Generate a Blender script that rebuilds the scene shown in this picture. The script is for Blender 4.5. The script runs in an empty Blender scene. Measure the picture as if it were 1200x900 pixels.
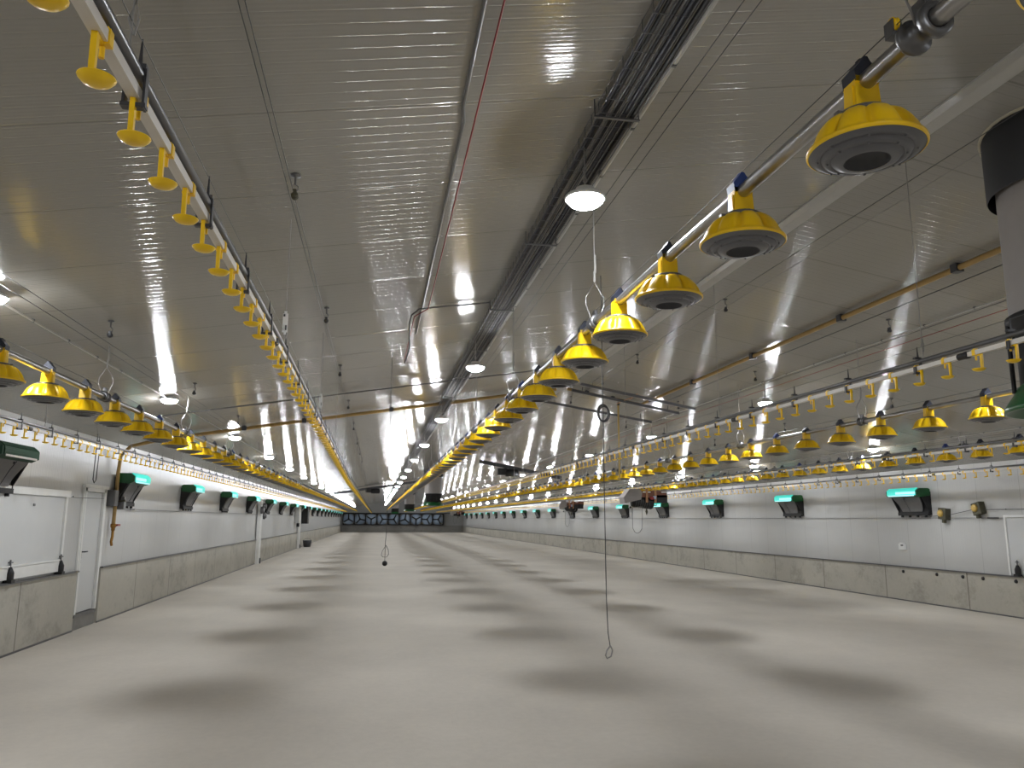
import bpy, math, random
from mathutils import Vector, Matrix
random.seed(7)
PI = math.pi
S = bpy.context.scene
COL = S.collection

# ------------------------------------------------------------------ camera
F = 900.0
EYE = Vector((0.0, 0.0, 1.65))
def cam_axes(vp=(441.0, 608.0), roll=0.004):
    y = Vector((vp[0]-600, vp[1]-450, F)).normalized()
    h = Vector((math.cos(roll), math.sin(roll), 0))
    up = h.cross(y).normalized()
    if up.y > 0: up = -up
    x = y.cross(up)
    if x.x < 0: x = -x
    return x, y, up                       # world X, Y, Z seen in camera axes (x right, y down, z forward)
AX, AY, AZ = cam_axes()
right = Vector((AX.x, AY.x, AZ.x)); down = Vector((AX.y, AY.y, AZ.y)); fwd = Vector((AX.z, AY.z, AZ.z))
cd = bpy.data.cameras.new('camera'); cam = bpy.data.objects.new('camera', cd); COL.objects.link(cam)
cd.sensor_width = 36.0; cd.lens = F/1200*36; cd.clip_start = 0.02; cd.clip_end = 400
m = Matrix((( right.x, -down.x, -fwd.x, EYE.x), (right.y, -down.y, -fwd.y, EYE.y), (right.z, -down.z, -fwd.z, EYE.z), (0, 0, 0, 1)))
cam.matrix_world = m
S.camera = cam
def frame_pos(p):                          # where a world point falls in the 1200 x 900 frame, and its depth
    v = Vector(p)-EYE; z = v.dot(fwd)
    if z <= 0.05: return None
    return 600+F*v.dot(right)/z, 450+F*v.dot(down)/z, z
def in_view(p, mrg=25):
    q = frame_pos(p)
    return q is not None and -mrg < q[0] < 1200+mrg and -mrg < q[1] < 900+mrg

# ------------------------------------------------------------------ light and exposure
w = bpy.data.worlds.new('world'); S.world = w; w.use_nodes = True
w.node_tree.nodes['Background'].inputs[0].default_value = (0.5, 0.52, 0.55, 1)
w.node_tree.nodes['Background'].inputs[1].default_value = 0.05
S.view_settings.view_transform = 'Standard'; S.view_settings.look = 'None'
S.view_settings.exposure = 0.0; S.view_settings.gamma = 1.0; S.view_settings.use_curve_mapping = False
LAMP_POWER = 312.0

# ------------------------------------------------------------------ materials
def nmat(name):
    mt = bpy.data.materials.new(name); mt.use_nodes = True
    nt = mt.node_tree; b = nt.nodes['Principled BSDF']
    return mt, nt, b
def mix_noise(nt, b, c1, c2, scale, detail=4, coord='Object', stretch=(1, 1, 1), lo=0.35, hi=0.65, rough=None):
    tc = nt.nodes.new('ShaderNodeTexCoord'); mp = nt.nodes.new('ShaderNodeMapping'); mp.inputs['Scale'].default_value = stretch
    nt.links.new(tc.outputs[coord], mp.inputs[0])
    n = nt.nodes.new('ShaderNodeTexNoise'); n.inputs['Scale'].default_value = scale; n.inputs['Detail'].default_value = detail
    nt.links.new(mp.outputs[0], n.inputs['Vector'])
    r = nt.nodes.new('ShaderNodeValToRGB'); r.color_ramp.elements[0].position = lo; r.color_ramp.elements[1].position = hi
    r.color_ramp.elements[0].color = (*c1, 1); r.color_ramp.elements[1].color = (*c2, 1)
    nt.links.new(n.outputs[0], r.inputs[0])
    return tc, mp, n, r
def plain(name, col, rough=0.5, metal=0.0, var=0.12, scale=8, **kw):
    mt, nt, b = nmat(name)
    c2 = tuple(c*(1-var) for c in col)
    tc, mp, n, r = mix_noise(nt, b, c2, col, scale)
    nt.links.new(r.outputs[0], b.inputs['Base Color'])
    b.inputs['Roughness'].default_value = rough; b.inputs['Metallic'].default_value = metal
    for k, v in kw.items(): b.inputs[k.replace('_', ' ')].default_value = v
    return mt
def math_node(nt, op, a=None, b=None, c=None):
    n = nt.nodes.new('ShaderNodeMath'); n.operation = op
    for i, v in enumerate((a, b, c)):
        if v is None: continue
        if isinstance(v, (int, float)): n.inputs[i].default_value = v
        else: nt.links.new(v, n.inputs[i])
    return n.outputs[0]
def groove(nt, coord_out, pitch, width, soft=0.5):
    """1 on the flat, dips to 0 in a groove once per pitch"""
    t = math_node(nt, 'DIVIDE', coord_out, pitch)
    fr = math_node(nt, 'FRACT', t)
    d = math_node(nt, 'ABSOLUTE', math_node(nt, 'SUBTRACT', fr, 0.5))      # 0 centre of groove
    mr = nt.nodes.new('ShaderNodeMapRange'); mr.interpolation_type = 'SMOOTHSTEP'
    nt.links.new(d, mr.inputs['Value']); mr.inputs['From Min'].default_value = 0.0; mr.inputs['From Max'].default_value = width/pitch
    return mr.outputs[0]
def panel_mat(name, col, axis, rough, pitch, gw, fine_pitch, fine_amp, joint, dist, joint_dark=0.75, spec=0.5):
    mt, nt, b = nmat(name)
    tc = nt.nodes.new('ShaderNodeTexCoord'); sp = nt.nodes.new('ShaderNodeSeparateXYZ')
    nt.links.new(tc.outputs['Object'], sp.inputs[0])
    c = sp.outputs[axis]
    g = groove(nt, c, pitch, gw)
    j = groove(nt, math_node(nt, 'ADD', c, 0.691), joint, 0.012)
    wv = math_node(nt, 'SINE', math_node(nt, 'MULTIPLY', c, 2*PI/fine_pitch))
    h = math_node(nt, 'ADD', math_node(nt, 'MULTIPLY', g, 1.0), math_node(nt, 'MULTIPLY', wv, fine_amp))
    h = math_node(nt, 'ADD', h, math_node(nt, 'MULTIPLY', j, 1.5))
    # gentle panel waviness
    n = nt.nodes.new('ShaderNodeTexNoise'); n.inputs['Scale'].default_value = 0.9; n.inputs['Detail'].default_value = 2
    nt.links.new(tc.outputs['Object'], n.inputs['Vector'])
    h = math_node(nt, 'ADD', h, math_node(nt, 'MULTIPLY', n.outputs[0], 0.05))
    bp = nt.nodes.new('ShaderNodeBump'); bp.inputs['Strength'].default_value = 1.0; bp.inputs['Distance'].default_value = dist
    nt.links.new(h, bp.inputs['Height']); nt.links.new(bp.outputs[0], b.inputs['Normal'])
    mx = nt.nodes.new('ShaderNodeMix'); mx.data_type = 'RGBA'
    nt.links.new(j, mx.inputs['Factor'])
    mx.inputs['A'].default_value = (*[x*joint_dark for x in col], 1)
    r = nt.nodes.new('ShaderNodeValToRGB'); r.color_ramp.elements[0].position = 0.3; r.color_ramp.elements[1].position = 0.7
    r.color_ramp.elements[0].color = (*[x*0.93 for x in col], 1); r.color_ramp.elements[1].color = (*col, 1)
    nt.links.new(n.outputs[0], r.inputs[0]); nt.links.new(r.outputs[0], mx.inputs['B'])
    nt.links.new(mx.outputs['Result'], b.inputs['Base Color'])
    b.inputs['Roughness'].default_value = rough
    b.inputs['Specular IOR Level'].default_value = spec
    return mt
M = {}
M['ceiling'] = panel_mat('ribbed_ceiling_panel', (0.35, 0.335, 0.305), 1, 0.135, 0.0835, 0.006, 0.0278, 0.20, 0.918, 0.0010, 0.72, 0.30)
M['wall'] = panel_mat('ribbed_wall_panel', (0.55, 0.55, 0.54), 1, 0.28, 0.10, 0.008, 0.05, 0.35, 1.0, 0.0012, 0.72, 0.5)
M['gable'] = plain('grey_gable_panel', (0.30, 0.30, 0.29), 0.5, var=0.08)
M['trimwhite'] = plain('white_trim', (0.50, 0.49, 0.46), 0.45, var=0.05)
M['door'] = plain('door_panel', (0.60, 0.61, 0.61), 0.35, var=0.04, scale=2)

def concrete(name, base, dark, stains, joints):
    mt, nt, b = nmat(name)
    tc = nt.nodes.new('ShaderNodeTexCoord')
    def noise(scale, detail, st=(1, 1, 1), rough=0.6):
        mp = nt.nodes.new('ShaderNodeMapping'); mp.inputs['Scale'].default_value = st
        nt.links.new(tc.outputs['Object'], mp.inputs[0])
        n = nt.nodes.new('ShaderNodeTexNoise'); n.inputs['Scale'].default_value = scale; n.inputs['Detail'].default_value = detail; n.inputs['Roughness'].default_value = rough
        nt.links.new(mp.outputs[0], n.inputs['Vector']); return n.outputs[0]
    a = noise(0.55, 5, (1, 0.8, 1)); c = noise(14, 6)
    r = nt.nodes.new('ShaderNodeValToRGB'); r.color_ramp.elements[0].position = 0.3; r.color_ramp.elements[1].position = 0.72
    r.color_ramp.elements[0].color = (*[x*0.76 for x in base], 1); r.color_ramp.elements[1].color = (*base, 1)
    s = math_node(nt, 'ADD', math_node(nt, 'MULTIPLY', a, 0.75), math_node(nt, 'MULTIPLY', c, 0.25))
    nt.links.new(s, r.inputs[0]); out = r.outputs[0]
    if stains:
        st = noise(1.0, 8, (1.5, 1.5, 1.9), 0.75)
        mr = nt.nodes.new('ShaderNodeMapRange'); mr.inputs['From Min'].default_value = 0.50; mr.inputs['From Max'].default_value = 0.74
        nt.links.new(st, mr.inputs['Value'])
        mx = nt.nodes.new('ShaderNodeMix'); mx.data_type = 'RGBA'
        nt.links.new(math_node(nt, 'MULTIPLY', mr.outputs[0], 0.75), mx.inputs['Factor'])
        nt.links.new(out, mx.inputs['A']); mx.inputs['B'].default_value = (*dark, 1); out = mx.outputs['Result']
    if joints:
        sp = nt.nodes.new('ShaderNodeSeparateXYZ'); nt.links.new(tc.outputs['Object'], sp.inputs[0])
        j = groove(nt, sp.outputs[1], joints, 0.02)
        mx = nt.nodes.new('ShaderNodeMix'); mx.data_type = 'RGBA'
        nt.links.new(j, mx.inputs['Factor']); mx.inputs['A'].default_value = (*[x*0.7 for x in dark], 1); nt.links.new(out, mx.inputs['B']); out = mx.outputs['Result']
    nt.links.new(out, b.inputs['Base Color'])
    b.inputs['Roughness'].default_value = 0.75
    bp = nt.nodes.new('ShaderNodeBump'); bp.inputs['Strength'].default_value = 0.25; bp.inputs['Distance'].default_value = 0.01
    nt.links.new(c, bp.inputs['Height']); nt.links.new(bp.outputs[0], b.inputs['Normal'])
    return mt
M['floor'] = concrete('floor_concrete', (0.61, 0.56, 0.485), (0.2, 0.18, 0.16), False, 0)
M['plinth'] = concrete('plinth_concrete', (0.50, 0.475, 0.41), (0.19, 0.175, 0.145), True, 2.4)
M['plinth_end'] = concrete('plinth_concrete_end', (0.26, 0.25, 0.23), (0.12, 0.11, 0.10), True, 0)
M['yellow'] = plain('yellow_plastic', (1.0, 0.63, 0.008), 0.32, var=0.06, Specular_IOR_Level=0.5)
M['pangrey'] = plain('grey_plastic', (0.13, 0.13, 0.14), 0.3, var=0.1)
M['pandark'] = plain('dark_grey_plastic', (0.045, 0.045, 0.05), 0.4)
M['navy'] = plain('navy_plastic', (0.006, 0.009, 0.022), 0.5)
M['blue'] = plain('blue_plastic', (0.02, 0.05, 0.22), 0.35)
M['galv'] = plain('galvanised_steel', (0.42, 0.41, 0.40), 0.28, 0.9, var=0.15)
M['greymetal'] = plain('grey_metal', (0.16, 0.16, 0.165), 0.35, 0.7)
M['whitepipe'] = plain('white_pipe', (0.72, 0.68, 0.62), 0.4, var=0.06)
M['black'] = plain('black_plastic', (0.008, 0.008, 0.009), 0.6)
M['wire'] = plain('steel_wire', (0.10, 0.10, 0.10), 0.45, 0.5)
M['greywire'] = plain('pale_cord', (0.30, 0.29, 0.27), 0.6)
M['red'] = plain('red_rope', (0.25, 0.012, 0.016), 0.6)
M['redlabel'] = plain('red_label', (0.6, 0.03, 0.02), 0.5)
M['gas'] = plain('yellow_gas_pipe', (0.42, 0.27, 0.09), 0.4, var=0.1)
M['gaspole'] = plain('pale_yellow_pipe', (0.60, 0.40, 0.10), 0.4, var=0.1)
M['valve'] = plain('brass_valve', (0.35, 0.18, 0.04), 0.35, 0.8)
M['valvered'] = plain('red_valve_handle', (0.35, 0.04, 0.04), 0.4)
M['white'] = plain('white_plastic', (0.78, 0.78, 0.76), 0.35, var=0.04)
M['chim'] = plain('grey_duct', (0.30, 0.275, 0.26), 0.5, var=0.05)
M['green'] = plain('green_plastic', (0.008, 0.10, 0.025), 0.3)
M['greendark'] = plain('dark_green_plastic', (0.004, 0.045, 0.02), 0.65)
M['foam'] = plain('sealing_foam', (0.5, 0.45, 0.34), 0.9)
M['brown'] = plain('brown_metal', (0.20, 0.07, 0.035), 0.5)
M['tan'] = plain('tan_metal', (0.48, 0.25, 0.12), 0.5)
M['olive'] = plain('olive_plastic', (0.08, 0.075, 0.045), 0.6)
M['bladeblue'] = plain('pale_blue_shutter', (0.40, 0.50, 0.64), 0.4)
M['flap'] = plain('grey_flap', (0.15, 0.145, 0.145), 0.6)
M['flapdark'] = plain('grey_flap_edge', (0.45, 0.45, 0.44), 0.4)
def emis(name, col, s, base=(0.8, 0.8, 0.8)):
    mt, nt, b = nmat(name); b.inputs['Base Color'].default_value = (*base, 1)
    b.inputs['Emission Color'].default_value = (*col, 1); b.inputs['Emission Strength'].default_value = s
    b.inputs['Roughness'].default_value = 0.4
    return mt
M['lens'] = emis('lamp_lens', (0.93, 0.96, 1.0), LAMP_POWER)
M['strip'] = emis('painted_turquoise_sheen', (0.07, 0.75, 0.62), 0.75, (0.05, 0.6, 0.5))  # lamp light reflected on the inlet hood fronts, put in as emission
M['sheenwhite'] = emis('painted_pale_sheen', (0.45, 0.95, 1.0), 1.0, (0.3, 0.7, 0.7))  # brightest streak of that reflection, also painted as a glow

# ------------------------------------------------------------------ mesh helpers
class MB:
    def __init__(s): s.v = []; s.f = []; s.mi = []; s.sm = []
    def add(s, vs, fs, mi=0, smooth=False):
        o = len(s.v); s.v += [tuple(v) for v in vs]
        for f in fs: s.f.append([i+o for i in f]); s.mi.append(mi); s.sm.append(smooth)
        return s
    def box(s, c, d, mi=0, rot=None, taper=1.0):
        vs = []
        for z in (-1, 1):
            k = taper if z > 0 else 1.0
            for x, y in ((-1, -1), (1, -1), (1, 1), (-1, 1)):
                v = Vector((x*d[0]/2*k, y*d[1]/2*k, z*d[2]/2))
                if rot: v = rot @ v
                vs.append(v+Vector(c))
        return s.add(vs, [(0, 3, 2, 1), (4, 5, 6, 7), (0, 1, 5, 4), (1, 2, 6, 5), (2, 3, 7, 6), (3, 0, 4, 7)], mi)
    def tube(s, pts, r, n=8, mi=0, caps=True, closed=False):
        pts = [Vector(p) for p in pts]; rings = []; L = len(pts); ref = None
        for i, p in enumerate(pts):
            if closed: t = pts[(i+1) % L]-pts[i-1]
            elif i == 0: t = pts[1]-p
            elif i == L-1: t = p-pts[i-1]
            else: t = (pts[i+1]-p).normalized()+(p-pts[i-1]).normalized()
            t.normalize()
            if ref is None: ref = Vector((0, 0, 1)) if abs(t.z) < 0.9 else Vector((1, 0, 0))
            a = t.cross(ref).normalized(); b = a.cross(t).normalized(); ref = b
            rr = r[i] if isinstance(r, (list, tuple)) else r
            rings.append([p+(a*math.cos(2*PI*k/n)+b*math.sin(2*PI*k/n))*rr for k in range(n)])
        vs = [v for q in rings for v in q]; fs = []
        for i in range(L if closed else L-1):
            j = (i+1) % L
            for k in range(n): fs.append((i*n+k, i*n+(k+1) % n, j*n+(k+1) % n, j*n+k))
        s.add(vs, fs, mi, True)
        if caps and not closed:
            s.add(rings[0], [tuple(range(n))], mi); s.add(rings[-1], [tuple(range(n))[::-1]], mi)
        return s
    def lathe(s, prof, n=32, c=(0, 0, 0), mi=0, fn=None, smooth=True):
        vs = []; fs = []
        for i, (r, z) in enumerate(prof):
            for k in range(n):
                a = 2*PI*k/n; rr, zz = (r, z) if fn is None else fn(r, z, a, i)
                vs.append((c[0]+rr*math.cos(a), c[1]+rr*math.sin(a), c[2]+zz))
        for i in range(len(prof)-1):
            for k in range(n): fs.append((i*n+k, i*n+(k+1) % n, (i+1)*n+(k+1) % n, (i+1)*n+k))
        return s.add(vs, fs, mi, smooth)
    def prism(s, poly, a, b, mi=0, axis=1):
        """poly = list of (u, w) in the plane across the axis; axis 1: (x, z) extruded in y; 0: (y, z) in x; 2: (x, y) in z"""
        n = len(poly)
        def P(u, w, t): return {1: (u, t, w), 0: (t, u, w), 2: (u, w, t)}[axis]
        vs = [P(u, w, a) for u, w in poly]+[P(u, w, b) for u, w in poly]
        fs = [tuple(range(n)), tuple(range(n, 2*n))[::-1]]+[(i, i+n, (i+1) % n+n, (i+1) % n) for i in range(n)]
        return s.add(vs, fs, mi)
    def merge(s, o, T=None):
        b = len(s.v)
        s.v += [tuple(T @ Vector(v)) if T else v for v in o.v]
        for f, mi, sm in zip(o.f, o.mi, o.sm): s.f.append([i+b for i in f]); s.mi.append(mi); s.sm.append(sm)
        return s
    def build(s, name, mats, parent=None, loc=(0, 0, 0), fix=True):
        me = bpy.data.meshes.new(name); me.from_pydata(s.v, [], s.f)
        if not isinstance(mats, (list, tuple)): mats = [mats]
        for x in mats: me.materials.append(x)
        me.polygons.foreach_set('material_index', s.mi); me.polygons.foreach_set('use_smooth', s.sm); me.update()
        if fix:
            import bmesh
            bm = bmesh.new(); bm.from_mesh(me); bmesh.ops.recalc_face_normals(bm, faces=bm.faces); bm.to_mesh(me); bm.free()
        o = bpy.data.objects.new(name, me); COL.objects.link(o); o.location = loc
        if parent: o.parent = parent
        return o
def tag(o, label=None, cat=None, group=None, kind=None):
    for k, v in (('label', label), ('category', cat), ('group', group), ('kind', kind)):
        if v: o[k] = v
    return o
def thing(name, label, cat, loc=(0, 0, 0), rz=0, group=None):
    o = bpy.data.objects.new(name, None); COL.objects.link(o); o.empty_display_size = 0.1
    o.location = loc; o.rotation_euler = (0, 0, rz); return tag(o, label, cat, group)
KIDS = {}
def kids(o): return [c for c in COL.objects if c.parent is o]
def dup(root, loc, label, group=None, rz=None, proto_kids=None):
    r = root.copy(); COL.objects.link(r); r.location = loc; r['label'] = label
    if group: r['group'] = group
    if rz is not None: r.rotation_euler = (0, 0, rz)
    for ch, subs in proto_kids or []:
        c = ch.copy(); COL.objects.link(c); c.parent = r
        for g in subs: d = g.copy(); COL.objects.link(d); d.parent = c
    return r
ONES = ['', 'first', 'second', 'third', 'fourth', 'fifth', 'sixth', 'seventh', 'eighth', 'ninth', 'tenth', 'eleventh', 'twelfth', 'thirteenth', 'fourteenth', 'fifteenth', 'sixteenth', 'seventeenth', 'eighteenth', 'nineteenth']
def ordinal(n):
    if n < 20: return ONES[n]
    h, r = divmod(n, 100)
    pre = 'hundred-and-' if h else ''
    if r < 20: return (pre+ONES[r]) if r else 'hundredth'
    t, u = divmod(r, 10)
    if u == 0: return pre+['', '', 'twentieth', 'thirtieth', 'fortieth', 'fiftieth', 'sixtieth', 'seventieth', 'eightieth', 'ninetieth'][t]
    return pre+['', '', 'twenty', 'thirty', 'forty', 'fifty', 'sixty', 'seventy', 'eighty', 'ninety'][t]+'-'+ONES[u]

# ------------------------------------------------------------------ the room
XL, XR, XC = -4.39, 11.05, 3.33
WL, WR, ZR = 2.90, 2.72, 4.12
Y0, Y1 = -5.0, 100.0
SL = (ZR-WL)/(XC-XL); SR = (ZR-WR)/(XR-XC)
PL, PR = 0.85, 0.69                        # concrete plinth heights
def cz(x): return WL+SL*(x-XL) if x <= XC else WR+SR*(XR-x)
def struct(name, mb, mt, label=None):
    o = mb.build(name, mt); o['kind'] = 'structure'
    if label: o['label'] = label
    return o
DY0, DY1 = 12.72, 13.62                    # doorway in the left wall
struct('floor', MB().box(((XL+XR)/2, (Y0+Y1)/2, -0.1), (XR-XL+1.2, Y1-Y0+1.2, 0.2)), M['floor'], 'pale smooth concrete floor running the length of the house')
c = MB(); t = 0.12
c.prism([(XL-0.3, cz(XL)-SL*0.3), (XC, ZR), (XR+0.3, cz(XR)-SR*0.3), (XR+0.3, cz(XR)-SR*0.3+t), (XC, ZR+t), (XL-0.3, cz(XL)-SL*0.3+t)], Y0-0.3, Y1+0.3)
struct('ceiling', c, M['ceiling'], 'low pitched ceiling of ribbed grey metal panels')
wl = MB()
zt = WL+0.02
wl.box((XL-0.06, (Y0+DY0)/2, (PL+zt)/2), (0.12, DY0-Y0, zt-PL)).box((XL-0.06, (DY1+Y1)/2, (PL+zt)/2), (0.12, Y1-DY1, zt-PL))
wl.box((XL-0.06, (DY0+DY1)/2, (2.10+zt)/2), (0.12, DY1-DY0, zt-2.10))
struct('wall_left', wl, M['wall'], 'left side wall of white ribbed panels above concrete')
struct('wall_right', MB().box((XR+0.06, (Y0+Y1)/2, (PR+WR+0.02)/2), (0.12, Y1-Y0, WR+0.02-PR)), M['wall'], 'right side wall of white ribbed panels above concrete')
g = MB(); g.prism([(XL-0.1, 0.8), (XR+0.1, 0.8), (XR+0.1, cz(XR)+0.03), (XC, ZR+0.05), (XL-0.1, cz(XL)+0.03)], Y1, Y1+0.15)
struct('wall_front', g, M['gable'], 'grey gable wall at the far end')
g = MB(); g.prism([(XL-0.1, 0.0), (XR+0.1, 0.0), (XR+0.1, cz(XR)+0.03), (XC, ZR+0.05), (XL-0.1, cz(XL)+0.03)], Y0-0.15, Y0)
struct('wall_back', g, M['wall'], 'gable wall at the near end behind the camera')
# concrete plinths, standing a little proud of the panels
p = MB(); p.box((XL-0.04, (Y0+DY0-0.06)/2, PL/2), (0.16, DY0-0.06-Y0, PL)); p.box((XL-0.04, (DY1+0.06+Y1)/2, PL/2), (0.16, Y1-DY1-0.06, PL))
struct('trim_1', p, M['plinth'], 'stained concrete plinth along the left wall')
struct('trim_2', MB().box((XR+0.04, (Y0+Y1)/2, PR/2), (0.16, Y1-Y0, PR)), M['plinth'], 'stained concrete plinth along the right wall')
struct('trim_3', MB().box(((XL+XR)/2, Y1-0.02, 0.42), (XR-XL, 0.2, 0.84)), M['plinth_end'], 'dark concrete plinth under the far end fans')
p = MB(); p.box((XL+0.045, (Y0+DY0-0.06)/2, PL+0.012), (0.05, DY0-0.06-Y0, 0.022)); p.box((XL+0.045, (DY1+0.06+Y1)/2, PL+0.012), (0.05, Y1-DY1-0.06, 0.022))
struct('trim_4', p, M['greymetal'], 'grey metal sill on top of the left plinth')
struct('trim_5', MB().box((XR-0.045, (Y0+Y1)/2, PR+0.012), (0.05, Y1-Y0, 0.022)), M['greymetal'], 'grey metal sill on top of the right plinth')
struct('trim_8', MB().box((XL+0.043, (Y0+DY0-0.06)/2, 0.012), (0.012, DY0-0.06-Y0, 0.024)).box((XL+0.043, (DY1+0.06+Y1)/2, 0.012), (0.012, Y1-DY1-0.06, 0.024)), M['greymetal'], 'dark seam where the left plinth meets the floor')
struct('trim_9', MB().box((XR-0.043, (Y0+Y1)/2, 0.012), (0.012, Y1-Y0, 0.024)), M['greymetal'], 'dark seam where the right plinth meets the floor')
# ridge strip
rs = MB(); rs.prism([(XC-0.09, cz(XC-0.09)-0.012), (XC, ZR-0.012), (XC+0.09, cz(XC+0.09)-0.012), (XC+0.09, cz(XC+0.09)+0.01), (XC, ZR+0.01), (XC-0.09, cz(XC-0.09)+0.01)], Y0, Y1)
struct('trim_6', rs, M['trimwhite'], 'pale cover strip along the ridge of the ceiling')
# end of ceiling line above the fans
struct('trim_7', MB().box(((XL+XR)/2, Y1-0.05, 2.36), (XR-XL, 0.1, 0.07)), M['black'], 'dark rail above the far end fans')

# white door in the left wall
d = thing('door_1', 'narrow white personnel door in the left wall behind a concrete step', 'door', (XL, (DY0+DY1)/2, 0.0)); d['kind'] = 'structure'
w_ = DY1-DY0
fr = MB(); fr.box((-0.02, -w_/2+0.03, 1.16), (0.10, 0.06, 1.90)); fr.box((-0.02, w_/2-0.03, 1.16), (0.10, 0.06, 1.90)); fr.box((-0.02, 0, 2.08), (0.10, w_, 0.06)); fr.box((0.02, 0, 2.13), (0.05, w_+0.16, 0.05))
fr.box((0.01, -w_/2-0.03, 1.5), (0.03, 0.05, 1.25)); fr.box((0.01, w_/2+0.03, 1.5), (0.03, 0.05, 1.25))
fr.build('door_frame', M['white'], d)
lf = MB(); lf.box((-0.035, 0, 1.14), (0.05, w_-0.13, 1.80)); lf.box((-0.008, 0, 1.14), (0.006, w_-0.22, 1.68)); lf.build('door_leaf', M['door'], d)
h = MB(); h.box((0.0, -w_/2+0.11, 1.10), (0.02, 0.03, 0.13)); h.tube([(0.0, -w_/2+0.11, 1.14), (0.05, -w_/2+0.11, 1.14), (0.05, -w_/2+0.24, 1.14)], 0.010, 8); h.box((0.0, -w_/2+0.11, 1.0), (0.02, 0.03, 0.05))
h.build('door_handle', M['pandark'], d)
s_ = MB(); s_.box((-0.06, 0, 0.09), (0.16, w_, 0.18)); s_.build('concrete_step', M['plinth_end'], d)
s_ = MB(); s_.box((-0.02, 0, 0.205), (0.10, w_, 0.05)); s_.build('threshold', M['greymetal'], d)
# large insulated hatch left of the door
d = thing('door_2', 'wide white insulated hatch in the left wall above the plinth', 'hatch', (XL, 10.2, 0.88)); d['kind'] = 'structure'
lf = MB(); lf.box((0.02, 0.05, 0.56), (0.04, 3.3, 0.98)); lf.build('hatch_panel', M['door'], d)
fr = MB(); fr.box((0.03, 0.05, 1.10), (0.07, 3.6, 0.09)); fr.box((0.025, 1.78, 0.55), (0.05, 0.06, 1.10)); fr.box((0.045, 0.05, 0.10), (0.02, 3.3, 0.14)); fr.box((0.05, 0.05, 0.185), (0.03, 3.3, 0.02))
fr.build('hatch_rail', M['white'], d)
gp = MB(); gp.box((0.043, -0.25, 0.56), (0.006, 0.012, 0.90)); gp.box((0.043, 0.72, 0.93), (0.012, 0.05, 0.03)); gp.build('joint_line', M['greymetal'], d)
# matching hatch at the near end of the right wall
d = thing('door_3', 'white insulated hatch at the near end of the right wall', 'hatch', (XR, 11.0, 0.72)); d['kind'] = 'structure'
lf = MB(); lf.box((-0.012, -0.3, 0.50), (0.024, 2.9, 0.98)); lf.build('hatch_panel', M['door'], d)
fr = MB(); fr.box((-0.02, 1.17, 0.5), (0.04, 0.04, 1.0)); fr.box((-0.02, -0.3, 1.02), (0.04, 2.98, 0.04)); fr.build('hatch_rail', M['white'], d)

# door props: black cone-topped latches standing on the plinth
def latch(loc, label, sx):
    t_ = thing('door_latch', label, 'latch', loc, 0, 'black latches on the plinths')
    MB().box((0.06*sx, 0, 0.02), (0.10, 0.10, 0.04)).lathe([(0.045, 0.03), (0.05, 0.05), (0.05, 0.12), (0.02, 0.19), (0.0, 0.19)], 12, (0.06*sx, 0, 0)).build('body', M['black'], t_)
    MB().lathe([(0.012, 0.19), (0.012, 0.27), (0.0, 0.275)], 8, (0.06*sx, 0, 0)).lathe([(0.03, 0.235), (0.03, 0.25), (0, 0.25)], 8, (0.06*sx, 0, 0)).build('pin', M['greymetal'], t_)
latch((XL+0.0, 10.40, PL+0.02), 'black latch on the left plinth nearest the camera', 1)
latch((XL+0.0, 11.93, PL+0.02), 'black latch on the left plinth beside the narrow white door', 1)
latch((XR+0.0, 11.97, PR+0.02), 'black latch standing on the right plinth at the frame edge', -1)

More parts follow.
